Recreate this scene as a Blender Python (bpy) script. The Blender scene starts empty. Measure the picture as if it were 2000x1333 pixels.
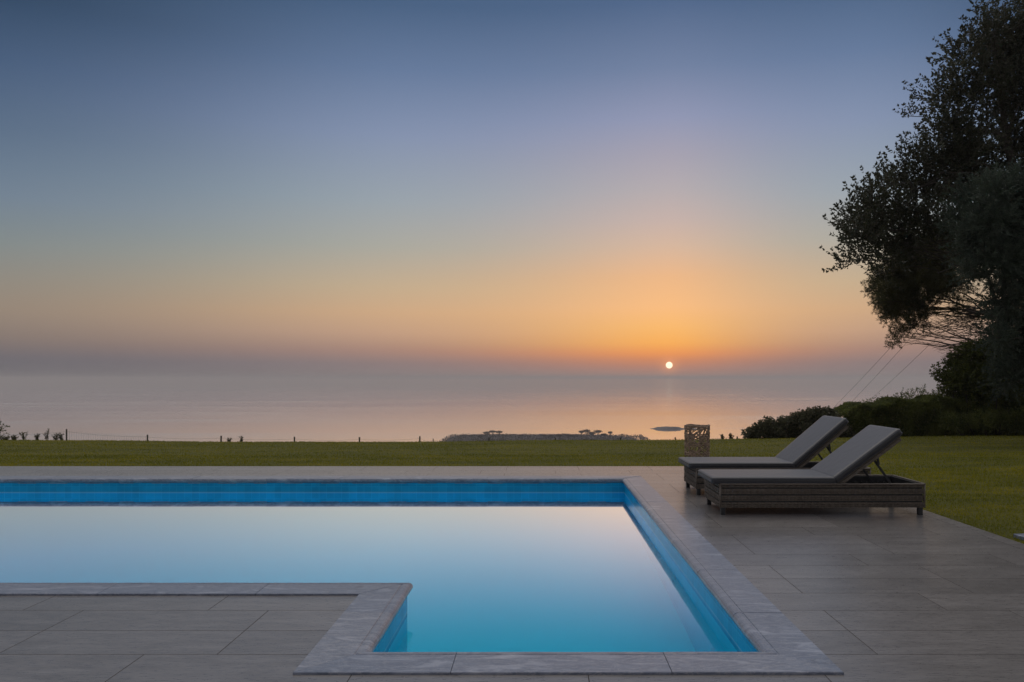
import bpy, math, random
import numpy as np
from mathutils import Vector, Matrix

random.seed(7)
rng = np.random.default_rng(7)
S = bpy.context.scene
R = math.radians
PI = math.pi

# ------------------------------------------------------------------ camera
CAM_H = 1.34
F_PX = 1500.0            # focal length in pixels of a 2000 px wide picture
cam_d = bpy.data.cameras.new("camera")
cam_d.sensor_width = 36
cam_d.lens = 27.0
cam_d.shift_x = -55 / 2000
cam_d.shift_y = 73.5 / 2000
cam_d.clip_start = 0.05
cam_d.clip_end = 200000
cam = bpy.data.objects.new("camera", cam_d)
S.collection.objects.link(cam)
cam.location = (0, 0, CAM_H)
cam.rotation_euler = (R(90), 0, 0)
S.camera = cam

S.view_settings.view_transform = 'Standard'
S.view_settings.look = 'None'
S.view_settings.exposure = 0
S.view_settings.gamma = 1
S.cycles.max_bounces = 10
S.cycles.transparent_max_bounces = 8

SUN_AZ = math.atan(252 / 1500)
SUN_EL = math.atan(26 / 1500)

# ------------------------------------------------------------------ world: dusk sky
def lin(h):
    h = h.lstrip('#')
    o = []
    for i in (0, 2, 4):
        c = int(h[i:i + 2], 16) / 255
        o.append(c / 12.92 if c <= .04045 else ((c + .055) / 1.055) ** 2.4)
    return tuple(o)

ZEN = (1.58, 1.50, 1.44)          # sky overhead (above the frame), brightened past the visible sky to light the foreground
ZEN_BACK = (0.90, 0.86, 0.84)  # overhead sky towards the back, also brightened as fill

# sky colours by elevation, for three bearings away from the sun
LEFT = (90, [(0, '2a4059'), (130, '3f5674'), (260, '536881'), (390, '6b7d90'), (480, '7b8689'), (560, '89857d'), (610, '8e8276'),
             (660, '80756f'), (700, '67656c'), (740, '636268')])
MID = (700, [(0, '4a6282'), (130, '657a9b'), (260, '8392ae'), (390, '97a3ac'), (480, 'a8a9a0'), (560, 'c2ad90'), (610, 'cda986'),
             (650, 'c09d85'), (685, 'a3857b'), (710, '897b7c'), (740, '867c7c')])
SUNC = (1300, [(0, '52688a'), (130, '7282a1'), (230, '9298b4'), (300, 'a6a2b1'), (370, 'b6adb0'), (430, 'c8b3ab'), (480, 'd8b8a0'), (540, 'efba8a'),
               (600, 'fdc083'), (640, 'ffbd6e'), (670, 'ffb35a'), (690, 'f59a54'), (704, 'd88a60'), (720, 'bb8470'), (740, 'a5877b')])

w = bpy.data.worlds.new("World")
S.world = w
w.use_nodes = True
nt = w.node_tree
nt.nodes.clear()

def N(tree, typ, **kw):
    n = tree.nodes.new(typ)
    for k, v in kw.items():
        setattr(n, k, v)
    return n

def mth(tree, op, a, b=None, c=None, clamp=False):
    n = tree.nodes.new('ShaderNodeMath')
    n.operation = op
    n.use_clamp = clamp
    for i, v in enumerate((a, b, c)):
        if v is None:
            continue
        if isinstance(v, (int, float)):
            n.inputs[i].default_value = v
        else:
            tree.links.new(v, n.inputs[i])
    return n.outputs[0]

def mixc(tree, fac, a, b, blend='MIX'):
    n = tree.nodes.new('ShaderNodeMix')
    n.data_type = 'RGBA'
    n.blend_type = blend
    for sock, v in ((n.inputs[0], fac), (n.inputs[6], a), (n.inputs[7], b)):
        if isinstance(v, (int, float)):
            sock.default_value = v
        elif isinstance(v, tuple):
            sock.default_value = (*v[:3], 1)
        else:
            tree.links.new(v, sock)
    return n.outputs[2]

def ramp(tree, fac, stops, interp='LINEAR'):
    n = tree.nodes.new('ShaderNodeValToRGB')
    n.color_ramp.interpolation = interp
    e = n.color_ramp.elements
    while len(e) > 1:
        e.remove(e[-1])
    e[0].position = stops[0][0]
    e[0].color = (*stops[0][1][:3], 1)
    for p, c in stops[1:]:
        k = e.new(p)
        k.color = (*c[:3], 1)
    if not isinstance(fac, (int, float)):
        tree.links.new(fac, n.inputs[0])
    return n.outputs[0]

tc = N(nt, 'ShaderNodeTexCoord')
sep = N(nt, 'ShaderNodeSeparateXYZ')
nt.links.new(tc.outputs['Generated'], sep.inputs[0])
gx, gy, gz = sep.outputs
hyp = mth(nt, 'SQRT', mth(nt, 'ADD', mth(nt, 'MULTIPLY', gx, gx), mth(nt, 'MULTIPLY', gy, gy)))
tanel = mth(nt, 'DIVIDE', gz, mth(nt, 'MAXIMUM', hyp, 1e-4))
tp = mth(nt, 'MINIMUM', mth(nt, 'MAXIMUM', tanel, 0.0), 1.0)

def stops_for(col):
    x, lst = col
    off = math.hypot(1, (x - 1055) / F_PX)
    out = [((740 - y) / F_PX / off, lin(c)) for y, c in lst]
    out.sort()
    return out

rl = ramp(nt, tp, stops_for(LEFT))
rm = ramp(nt, tp, stops_for(MID))
rs = ramp(nt, tp, stops_for(SUNC))
az = mth(nt, 'SUBTRACT', mth(nt, 'ARCTAN2', gx, gy), SUN_AZ)
dr = mth(nt, 'MULTIPLY', mth(nt, 'MAXIMUM', az, 0.0), 1.5)
dl = mth(nt, 'MULTIPLY', mth(nt, 'MINIMUM', az, 0.0), -1.0)
d = mth(nt, 'MULTIPLY', mth(nt, 'ADD', dr, dl), 180 / PI)
def smooth(tree, v, a, b, typ='SMOOTHSTEP'):
    n = N(tree, 'ShaderNodeMapRange', interpolation_type=typ)
    n.inputs['From Min'].default_value = a
    n.inputs['From Max'].default_value = b
    tree.links.new(v, n.inputs['Value'])
    return n.outputs[0]
# angular distance to the sun's bearing at small distances falls off roundly
def soft_rise(v, start, width, power):
    q = mth(nt, 'POWER', mth(nt, 'DIVIDE', mth(nt, 'MAXIMUM', mth(nt, 'SUBTRACT', v, start), 0.0), width), power)
    return mth(nt, 'SUBTRACT', 1.0, mth(nt, 'EXPONENT', mth(nt, 'MULTIPLY', q, -1.0)))
m1 = soft_rise(d, 0.0, 11.5, 1.55)
m2 = soft_rise(d, 18.0, 18.5, 2.0)
c = mixc(nt, m1, rs, rm)
c = mixc(nt, m2, c, rl)
# overhead and behind the camera
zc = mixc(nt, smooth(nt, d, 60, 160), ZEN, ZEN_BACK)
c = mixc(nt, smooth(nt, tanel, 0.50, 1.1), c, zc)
c = mixc(nt, smooth(nt, d, 55, 110), c, mixc(nt, smooth(nt, tanel, 0.0, 0.5), lin('7d7878'), (0.30, 0.31, 0.35)))
# the disc of the sun
sd = Vector((math.sin(SUN_AZ) * math.cos(SUN_EL), math.cos(SUN_AZ) * math.cos(SUN_EL), math.sin(SUN_EL)))
dotn = N(nt, 'ShaderNodeVectorMath', operation='DISTANCE')
nt.links.new(tc.outputs['Generated'], dotn.inputs[0])
dotn.inputs[1].default_value = sd
ang = dotn.outputs['Value']
halo = mth(nt, 'POWER', mth(nt, 'SUBTRACT', 1.0, smooth(nt, ang, 0.0, 0.024, 'LINEAR')), 2.5)
c = mixc(nt, mth(nt, 'MULTIPLY', halo, .7), c, (1.0, .40, .17))
c = mixc(nt, smooth(nt, ang, 0.0047, 0.0037, 'LINEAR'), c, (1.6, 1.35, 0.95))
bg = N(nt, 'ShaderNodeBackground')
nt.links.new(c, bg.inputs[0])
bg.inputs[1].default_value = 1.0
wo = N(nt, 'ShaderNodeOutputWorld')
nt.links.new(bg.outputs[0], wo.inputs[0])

# ------------------------------------------------------------------ the setting sun, dimmed by thick air
sl = bpy.data.lights.new("sun", 'SUN')
sl.energy = 0.0002
sl.angle = R(2.5)
sl.color = (1.0, 0.55, 0.28)
so = bpy.data.objects.new("sun", sl)
S.collection.objects.link(so)
so.rotation_euler = (-sd).to_track_quat('-Z', 'Y').to_euler()

# ------------------------------------------------------------------ helpers
col = S.collection

def P(px, py, Y):
    """the point at distance Y that lies at pixel (px, py) of the 2000 px photograph"""
    return Vector(((px - 1055) / F_PX * Y, Y, CAM_H - (py - 740) / F_PX * Y))

class MB:
    def __init__(s):
        s.v = []; s.f = []; s.m = []; s.cur = 0
    def add(s, vs, fs):
        b = len(s.v)
        s.v += [tuple(q) for q in vs]
        s.f += [tuple(i + b for i in q) for q in fs]
        return s
    def box(s, a, b):
        (x0, y0, z0), (x1, y1, z1) = a, b
        vs = [(x0, y0, z0), (x1, y0, z0), (x1, y1, z0), (x0, y1, z0), (x0, y0, z1), (x1, y0, z1), (x1, y1, z1), (x0, y1, z1)]
        return s.add(vs, [(0, 3, 2, 1), (4, 5, 6, 7), (0, 1, 5, 4), (1, 2, 6, 5), (2, 3, 7, 6), (3, 0, 4, 7)])
    def bar(s, p, q, wx, wz, up=(0, 0, 1)):
        """square bar from p to q"""
        p, q = Vector(p), Vector(q)
        d = (q - p).normalized()
        u = Vector(up)
        if abs(d.dot(u)) > .98:
            u = Vector((1, 0, 0))
        a = d.cross(u).normalized() * wx / 2
        b = d.cross(a).normalized() * wz / 2
        vs = [p - a - b, p + a - b, p + a + b, p - a + b, q - a - b, q + a - b, q + a + b, q - a + b]
        return s.add(vs, [(0, 3, 2, 1), (4, 5, 6, 7), (0, 1, 5, 4), (1, 2, 6, 5), (2, 3, 7, 6), (3, 0, 4, 7)])
    def tube(s, pts, r, n=6, cap=True):
        pts = [Vector(p) for p in pts]
        rr = r if isinstance(r, (list, tuple)) else [r] * len(pts)
        rings = []
        ref = Vector((0.13, 0.21, 1)).normalized()
        vs = []
        for i, p in enumerate(pts):
            t = (pts[min(i + 1, len(pts) - 1)] - pts[max(i - 1, 0)])
            if t.length < 1e-9:
                t = Vector((0, 0, 1))
            t.normalize()
            if abs(t.dot(ref)) > .97:
                ref = Vector((1, .2, .1)).normalized()
            a = t.cross(ref).normalized()
            b = t.cross(a)
            for k in range(n):
                an = 2 * PI * k / n
                vs.append(p + (a * math.cos(an) + b * math.sin(an)) * rr[i])
        fs = []
        for i in range(len(pts) - 1):
            for k in range(n):
                k2 = (k + 1) % n
                fs.append((i * n + k, i * n + k2, (i + 1) * n + k2, (i + 1) * n + k))
        if cap:
            fs.append(tuple(range(n - 1, -1, -1)))
            fs.append(tuple((len(pts) - 1) * n + k for k in range(n)))
        return s.add(vs, fs)
    def build(s, name, mat, parent=None, smooth=False, bevel=0):
        me = bpy.data.meshes.new(name)
        me.from_pydata(s.v, [], s.f)
        me.update()
        if smooth:
            me.polygons.foreach_set('use_smooth', [True] * len(me.polygons))
        me.materials.append(mat)
        o = bpy.data.objects.new(name, me)
        col.objects.link(o)
        if parent:
            o.parent = parent
        if bevel:
            mod = o.modifiers.new('bevel', 'BEVEL')
            mod.width = bevel; mod.segments = 2; mod.limit_method = 'ANGLE'
        return o

def np_mesh(name, V, F, mat, parent=None, smooth=False):
    """V (n,3), F (m,k) with constant k"""
    V = np.asarray(V, dtype=np.float32); F = np.asarray(F, dtype=np.int32)
    me = bpy.data.meshes.new(name)
    me.vertices.add(len(V)); me.vertices.foreach_set('co', V.ravel())
    k = F.shape[1]
    me.loops.add(F.size); me.loops.foreach_set('vertex_index', F.ravel())
    me.polygons.add(len(F))
    me.polygons.foreach_set('loop_start', np.arange(0, F.size, k, dtype=np.int32))
    me.polygons.foreach_set('loop_total', np.full(len(F), k, dtype=np.int32))
    if smooth:
        me.polygons.foreach_set('use_smooth', np.ones(len(F), dtype=bool))
    me.update(calc_edges=True)
    me.materials.append(mat)
    o = bpy.data.objects.new(name, me)
    col.objects.link(o)
    if parent:
        o.parent = parent
    return o

def tag(o, label=None, cat=None, group=None, kind=None):
    if label: o['label'] = label
    if cat: o['category'] = cat
    if group: o['group'] = group
    if kind: o['kind'] = kind
    return o

def empty(name, loc=(0, 0, 0), rz=0):
    o = bpy.data.objects.new(name, None)
    o.empty_display_size = .2
    o.location = loc
    o.rotation_euler = (0, 0, rz)
    col.objects.link(o)
    return o

# ------------------------------------------------------------------ materials
def new_mat(name):
    m = bpy.data.materials.new(name)
    m.use_nodes = True
    t = m.node_tree
    b = t.nodes['Principled BSDF']
    return m, t, b

def noise(t, vec, scale, detail=4, rough=.55, dist=0.0):
    n = N(t, 'ShaderNodeTexNoise')
    n.inputs['Scale'].default_value = scale
    n.inputs['Detail'].default_value = detail
    n.inputs['Roughness'].default_value = rough
    n.inputs['Distortion'].default_value = dist
    if vec is not None:
        t.links.new(vec, n.inputs['Vector'])
    return n.outputs['Fac']

def vscale(t, vec, s, rot=(0, 0, 0), loc=(0, 0, 0)):
    n = N(t, 'ShaderNodeMapping')
    n.inputs['Scale'].default_value = s
    n.inputs['Rotation'].default_value = rot
    n.inputs['Location'].default_value = loc
    t.links.new(vec, n.inputs['Vector'])
    return n.outputs[0]

def pos(t):
    return N(t, 'ShaderNodeNewGeometry').outputs['Position']

def bump(t, b, h, dist, strength=1.0, chain=None):
    n = N(t, 'ShaderNodeBump')
    n.inputs['Distance'].default_value = dist
    n.inputs['Strength'].default_value = strength
    t.links.new(h, n.inputs['Height'])
    if chain is not None:
        t.links.new(chain, n.inputs['Normal'])
    t.links.new(n.outputs[0], b.inputs['Normal'])
    return n.outputs[0]

def simple(name, c, rough=.6, var=.25, scale=20, metal=0, spec=.5, bumpd=0):
    m, t, b = new_mat(name)
    p = N(t, 'ShaderNodeTexCoord').outputs['Object']
    n = noise(t, p, scale)
    lo = tuple(q * (1 - var) for q in c); hi = tuple(min(1, q * (1 + var)) for q in c)
    t.links.new(ramp(t, n, [(.3, lo), (.7, hi)]), b.inputs['Base Color'])
    b.inputs['Roughness'].default_value = rough
    b.inputs['Metallic'].default_value = metal
    b.inputs['Specular IOR Level'].default_value = spec
    if bumpd:
        bump(t, b, n, bumpd)
    return m

# --- deck tiles: long matt stone-look slabs with a faint wood grain
def mat_deck():
    m, t, b = new_mat('deck_tiles')
    p = pos(t)
    br = N(t, 'ShaderNodeTexBrick')
    br.offset = 0.33; br.offset_frequency = 3; br.squash = 1
    br.inputs['Scale'].default_value = 1
    br.inputs['Brick Width'].default_value = 1.07
    br.inputs['Row Height'].default_value = .3555
    br.inputs['Mortar Size'].default_value = .0026
    br.inputs['Mortar Smooth'].default_value = .3
    br.inputs['Bias'].default_value = 0
    br.inputs['Color1'].default_value = (0, 0, 0, 1)
    br.inputs['Color2'].default_value = (1, 1, 1, 1)
    br.inputs['Mortar'].default_value = (.5, .5, .5, 1)
    v = vscale(t, p, (1, 1, 1), loc=(0.50, -0.175, 0))
    t.links.new(v, br.inputs['Vector'])
    tile = br.outputs['Color']
    comb = N(t, 'ShaderNodeVectorMath', operation='ADD')
    t.links.new(vscale(t, p, (1.3, 6.5, 1)), comb.inputs[0])
    sc = N(t, 'ShaderNodeVectorMath', operation='SCALE')
    t.links.new(tile, sc.inputs[0]); sc.inputs['Scale'].default_value = 37
    t.links.new(sc.outputs[0], comb.inputs[1])
    gr = noise(t, comb.outputs[0], 2.2, 8, .62, .6)
    fine = noise(t, comb.outputs[0], 14, 5, .7, .3)
    big = noise(t, p, .55, 4, .6)
    c = ramp(t, gr, [(.28, (.108, .103, .106)), (.5, (.158, .151, .155)), (.72, (.222, .212, .214))])
    c = mixc(t, .35, c, ramp(t, fine, [(.3, (.05, .042, .035)), (.7, (.20, .17, .14))]))
    c = mixc(t, .16, c, tile, 'SOFT_LIGHT')
    c = mixc(t, .5, c, ramp(t, big, [(.35, (.42, .42, .42)), (.65, (.58, .58, .58))]), 'OVERLAY')
    c = mixc(t, mth(t, 'MULTIPLY', br.outputs['Fac'], .62), c, (.03, .027, .025))
    b.inputs['IOR'].default_value = 1.85
    t.links.new(mth(t, 'MULTIPLY', mth(t, 'SUBTRACT', 1.0, br.outputs['Fac']), .5), b.inputs['Specular IOR Level'])
    t.links.new(c, b.inputs['Base Color'])
    rg = N(t, 'ShaderNodeMapRange')
    t.links.new(fine, rg.inputs['Value'])
    rg.inputs['To Min'].default_value = .20; rg.inputs['To Max'].default_value = .38
    t.links.new(rg.outputs[0], b.inputs['Roughness'])
    h = mth(t, 'SUBTRACT', mth(t, 'MULTIPLY', gr, .35), br.outputs['Fac'])
    bump(t, b, h, .0022)
    return m

# --- veined grey marble of the coping, one tint per stone
def mat_marble():
    m, t, b = new_mat('coping_marble')
    p = pos(t)
    at = N(t, 'ShaderNodeAttribute', attribute_name='stone')
    sc = N(t, 'ShaderNodeVectorMath', operation='SCALE')
    t.links.new(at.outputs['Color'], sc.inputs[0]); sc.inputs['Scale'].default_value = 23
    ad = N(t, 'ShaderNodeVectorMath', operation='ADD')
    t.links.new(p, ad.inputs[0]); t.links.new(sc.outputs[0], ad.inputs[1])
    v = vscale(t, ad.outputs[0], (2.0, 7.5, 4), rot=(0, 0, R(31)))
    n1 = noise(t, v, 1.3, 8, .6, 1.6)
    n2 = noise(t, v, 3.5, 6, .6, 2.5)
    fine = noise(t, ad.outputs[0], 60, 4, .7)
    c = ramp(t, n1, [(.30, (.10, .11, .14)), (.42, (.205, .22, .262)), (.50, (.135, .148, .185)), (.58, (.23, .24, .28)), (.70, (.40, .395, .42))])
    vein = ramp(t, n2, [(.47, (0, 0, 0)), (.5, (1, 1, 1)), (.53, (0, 0, 0))])
    c = mixc(t, mth(t, 'MULTIPLY', vein, .45), c, (.55, .50, .47))
    sx = N(t, 'ShaderNodeSeparateColor'); t.links.new(at.outputs['Color'], sx.inputs[0])
    tint = ramp(t, sx.outputs[0], [(0, (.74, .82, .94)), (.5, (.84, .90, 1.0)), (1, (.98, 1.0, 1.04))])
    c = mixc(t, 1.0, c, tint, 'MULTIPLY')
    c = mixc(t, .05, c, ramp(t, fine, [(.3, (.1, .1, .1)), (.7, (.5, .5, .5))]))
    t.links.new(c, b.inputs['Base Color'])
    b.inputs['Roughness'].default_value = .34
    b.inputs['IOR'].default_value = 1.6
    bump(t, b, mth(t, 'ADD', mth(t, 'MULTIPLY', n1, .6), mth(t, 'MULTIPLY', fine, .25)), .002)
    return m

def mat_pool(name, shade=1.0):
    m, t, b = new_mat(name)
    p = pos(t)
    s = N(t, 'ShaderNodeSeparateXYZ'); t.links.new(p, s.inputs[0])
    cv = N(t, 'ShaderNodeCombineXYZ')
    if name == 'pool_floor_tiles':
        t.links.new(s.outputs[0], cv.inputs[0]); t.links.new(s.outputs[1], cv.inputs[1])
    else:
        t.links.new(mth(t, 'ADD', s.outputs[0], s.outputs[1]), cv.inputs[0]); t.links.new(s.outputs[2], cv.inputs[1])
    br = N(t, 'ShaderNodeTexBrick'); br.offset = 0
    br.inputs['Scale'].default_value = 1
    br.inputs['Brick Width'].default_value = .1
    br.inputs['Row Height'].default_value = .1
    br.inputs['Mortar Size'].default_value = .0035
    fl = name == 'pool_floor_tiles'
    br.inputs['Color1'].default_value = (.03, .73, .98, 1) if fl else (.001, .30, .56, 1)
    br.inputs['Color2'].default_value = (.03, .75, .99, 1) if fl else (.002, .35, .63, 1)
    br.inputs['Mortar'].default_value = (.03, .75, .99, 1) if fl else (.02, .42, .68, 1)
    t.links.new(cv.outputs[0], br.inputs['Vector'])
    n = noise(t, p, 3, 4)
    c = mixc(t, 1.0, br.outputs['Color'], ramp(t, n, [(.3, (.85,) * 3), (.7, (1.1,) * 3)]), 'MULTIPLY')
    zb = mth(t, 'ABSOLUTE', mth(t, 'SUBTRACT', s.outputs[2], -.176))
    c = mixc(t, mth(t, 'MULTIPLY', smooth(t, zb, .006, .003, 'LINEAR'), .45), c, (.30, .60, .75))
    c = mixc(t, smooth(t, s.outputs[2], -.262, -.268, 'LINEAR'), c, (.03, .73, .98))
    t.links.new(c, b.inputs['Base Color'])
    b.inputs['Roughness'].default_value = .22
    b.inputs['Specular IOR Level'].default_value = .1
    if not fl:
        bump(t, b, mth(t, 'SUBTRACT', 1.0, br.outputs['Fac']), .002)
    return m

def mat_pool_water():
    m = bpy.data.materials.new('pool_water')
    m.use_nodes = True
    t = m.node_tree
    t.nodes.clear()
    g = N(t, 'ShaderNodeNewGeometry')
    dt = N(t, 'ShaderNodeVectorMath', operation='DOT_PRODUCT')
    t.links.new(g.outputs['Incoming'], dt.inputs[0]); t.links.new(g.outputs['Normal'], dt.inputs[1])
    cs = mth(t, 'ABSOLUTE', dt.outputs['Value'])
    mr = N(t, 'ShaderNodeMapRange', interpolation_type='SMOOTHSTEP')
    t.links.new(cs, mr.inputs['Value'])
    mr.inputs['From Min'].default_value = .13; mr.inputs['From Max'].default_value = .35
    mr.inputs['To Min'].default_value = 1.0; mr.inputs['To Max'].default_value = .05
    rf = N(t, 'ShaderNodeBsdfRefraction'); rf.inputs['IOR'].default_value = 1.33; rf.inputs['Roughness'].default_value = 0
    rf.inputs['Color'].default_value = (.86, .98, 1, 1)
    gl = N(t, 'ShaderNodeBsdfGlossy'); gl.inputs['Roughness'].default_value = 0.0
    gl.inputs['Color'].default_value = (1.20, 1.29, 1.43, 1)
    mx = N(t, 'ShaderNodeMixShader')
    t.links.new(mr.outputs[0], mx.inputs[0]); t.links.new(rf.outputs[0], mx.inputs[1]); t.links.new(gl.outputs[0], mx.inputs[2])
    o = N(t, 'ShaderNodeOutputMaterial'); t.links.new(mx.outputs[0], o.inputs[0])
    bp = N(t, 'ShaderNodeBump'); bp.inputs['Distance'].default_value = .0006; bp.inputs['Strength'].default_value = .35
    t.links.new(noise(t, vscale(t, g.outputs['Position'], (1, 1, 1)), 1.6, 2, .5), bp.inputs['Height'])
    t.links.new(bp.outputs[0], gl.inputs['Normal'])
    return m

def mat_sea():
    m, t, b = new_mat('sea_water')
    p = pos(t)
    v = vscale(t, p, (.0013, .0105, 1), rot=(0, 0, R(-9)))
    streak = noise(t, v, 1.0, 5, .55, .5)
    v2 = vscale(t, p, (.02, .09, 1))
    rip = noise(t, v2, 1.0, 6, .65)
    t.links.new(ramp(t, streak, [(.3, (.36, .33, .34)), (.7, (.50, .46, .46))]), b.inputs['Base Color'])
    rg = N(t, 'ShaderNodeMapRange'); t.links.new(streak, rg.inputs['Value'])
    rg.inputs['From Min'].default_value = .3; rg.inputs['From Max'].default_value = .7
    rg.inputs['To Min'].default_value = .02; rg.inputs['To Max'].default_value = .17
    t.links.new(rg.outputs[0], b.inputs['Roughness'])
    nrm = bump(t, b, rip, .05, .25)
    gl = N(t, 'ShaderNodeBsdfGlossy'); gl.inputs['Color'].default_value = (1.10, 1.08, 1.14, 1)
    t.links.new(rg.outputs[0], gl.inputs['Roughness']); t.links.new(nrm, gl.inputs['Normal'])
    mx = N(t, 'ShaderNodeMixShader'); mx.inputs[0].default_value = .93
    out = t.nodes['Material Output']
    t.links.new(b.outputs[0], mx.inputs[1]); t.links.new(gl.outputs[0], mx.inputs[2]); t.links.new(mx.outputs[0], out.inputs[0])
    return m

def mat_lawn():
    m, t, b = new_mat('lawn_turf')
    p = pos(t)
    big = noise(t, vscale(t, p, (.35, .9, 1)), 1.2, 5, .6)
    fine = noise(t, p, 22, 6, .75)
    c = ramp(t, big, [(.30, (.070, .074, .007)), (.5, (.110, .105, .010)), (.70, (.165, .14, .017))])
    c = mixc(t, .55, c, ramp(t, fine, [(.3, (.018, .024, .005)), (.5, (.08, .085, .018)), (.72, (.19, .17, .05))]))
    t.links.new(c, b.inputs['Base Color'])
    b.inputs['Roughness'].default_value = .85
    b.inputs['Specular IOR Level'].default_value = .15
    bump(t, b, fine, .03)
    return m

def mat_blades():
    m, t, b = new_mat('grass_blades')
    p = pos(t)
    big = noise(t, vscale(t, p, (.35, .9, 1)), 1.2, 5, .6)
    f = noise(t, p, 45, 2, .6)
    big = mth(t, 'ADD', mth(t, 'MULTIPLY', big, .5), mth(t, 'MULTIPLY', noise(t, vscale(t, p, (.9, 3.2, 1)), 1.3, 4, .65), .5))
    c = ramp(t, big, [(.40, (.110, .140, .008)), (.5, (.270, .270, .014)), (.59, (.500, .425, .030))])
    _ = ramp(t, big, [(.30, (.110, .125, .012)), (.5, (.180, .175, .020)), (.70, (.270, .230, .038))])
    c = mixc(t, .5, c, ramp(t, f, [(.3, (.06, .075, .006)), (.7, (.34, .29, .04))]))
    t.links.new(c, b.inputs['Base Color'])
    b.inputs['Roughness'].default_value = .75
    b.inputs['Specular IOR Level'].default_value = .08
    tr = N(t, 'ShaderNodeBsdfTranslucent'); t.links.new(c, tr.inputs[0])
    mx = N(t, 'ShaderNodeMixShader'); mx.inputs[0].default_value = .35
    out = t.nodes['Material Output']
    t.links.new(b.outputs[0], mx.inputs[1]); t.links.new(tr.outputs[0], mx.inputs[2]); t.links.new(mx.outputs[0], out.inputs[0])
    return m

def mat_leaf(name, dark, light, warm, rough=.5, transl=.3, scale=1.6):
    m, t, b = new_mat(name)
    p = pos(t)
    n = noise(t, p, scale, 3, .6)
    f = noise(t, p, 18, 2, .6)
    c = ramp(t, n, [(.32, dark), (.68, light)])
    c = mixc(t, ramp(t, f, [(.5, (0, 0, 0)), (.75, (.7, .7, .7))]), c, warm)
    t.links.new(c, b.inputs['Base Color'])
    b.inputs['Roughness'].default_value = rough
    b.inputs['Specular IOR Level'].default_value = .3
    tr = N(t, 'ShaderNodeBsdfTranslucent'); t.links.new(c, tr.inputs[0])
    mx = N(t, 'ShaderNodeMixShader'); mx.inputs[0].default_value = transl
    out = t.nodes['Material Output']
    t.links.new(b.outputs[0], mx.inputs[1]); t.links.new(tr.outputs[0], mx.inputs[2]); t.links.new(mx.outputs[0], out.inputs[0])
    return m

def mat_wicker():
    m, t, b = new_mat('woven_rattan')
    p = N(t, 'ShaderNodeTexCoord').outputs['Object']
    n = noise(t, vscale(t, p, (4, 4, 50)), 1, 3, .6)
    f = noise(t, p, 70, 3, .7)
    c = ramp(t, n, [(.3, (.075, .058, .044)), (.52, (.135, .106, .080)), (.75, (.195, .155, .116))])
    c = mixc(t, .35, c, ramp(t, f, [(.35, (.05, .04, .035)), (.7, (.25, .21, .17))]))
    t.links.new(c, b.inputs['Base Color'])
    b.inputs['Roughness'].default_value = .5
    bump(t, b, f, .001)
    return m

def mat_fabric():
    m, t, b = new_mat('charcoal_fabric')
    p = N(t, 'ShaderNodeTexCoord').outputs['Object']
    n = noise(t, p, 5, 4, .6)
    f = noise(t, p, 420, 2, .8)
    c = ramp(t, n, [(.3, (.010, .010, .014)), (.7, (.020, .020, .025))])
    c = mixc(t, .3, c, ramp(t, f, [(.3, (.006, .006, .008)), (.7, (.030, .030, .035))]))
    t.links.new(c, b.inputs['Base Color'])
    b.inputs['Roughness'].default_value = .46
    b.inputs['IOR'].default_value = 1.75
    b.inputs['Sheen Weight'].default_value = .12
    b.inputs['Sheen Roughness'].default_value = .4
    b.inputs['Specular IOR Level'].default_value = .5
    n2 = noise(t, p, 9, 3, .5)
    bump(t, b, mth(t, 'ADD', n2, mth(t, 'MULTIPLY', f, .04)), .004)
    return m

M = dict(
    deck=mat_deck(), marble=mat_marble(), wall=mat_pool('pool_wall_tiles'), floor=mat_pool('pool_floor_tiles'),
    water=mat_pool_water(), sea=mat_sea(), lawn=mat_lawn(), blades=mat_blades(), wicker=mat_wicker(), fabric=mat_fabric(),
    dark_metal=simple('dark_metal', (.035, .035, .037), .45, metal=.3),
    piping=simple('piping', (.045, .046, .055), .7),
    wood=simple('weathered_wood', (.10, .085, .07), .8, scale=9, bumpd=.004),
    wire=simple('wire', (.10, .10, .10), .5),
    cane=simple('cane', (.27, .185, .12), .6, .5, 22),
    bark=simple('bark', (.055, .045, .036), .9, .4, 7, bumpd=.02),
    twig=simple('twig', (.075, .055, .042), .9, .3, 7),
    rock=simple('rock', (.10, .09, .085), .9, .4, .12, bumpd=.5),
    leafA=mat_leaf('broad_leaf', (.024, .030, .018), (.066, .074, .042), (.12, .085, .055)),
    leafB=mat_leaf('grey_leaf', (.040, .056, .040), (.090, .115, .085), (.08, .11, .075)),
    leafC=mat_leaf('pine_needle', (.026, .036, .014), (.085, .085, .026), (.15, .10, .04)),
    leafD=mat_leaf('shrub_leaf', (.030, .046, .014), (.115, .140, .030), (.32, .30, .05)),
    leafE=mat_leaf('hedge_leaf', (.050, .072, .022), (.200, .225, .058), (.34, .31, .09)),
    leafG=mat_leaf('olive_leaf', (.045, .055, .030), (.14, .145, .085), (.32, .22, .14)),
    far=mat_leaf('far_leaf', (.020, .013, .010), (.034, .024, .018), (.045, .03, .02), scale=.1),
)

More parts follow.
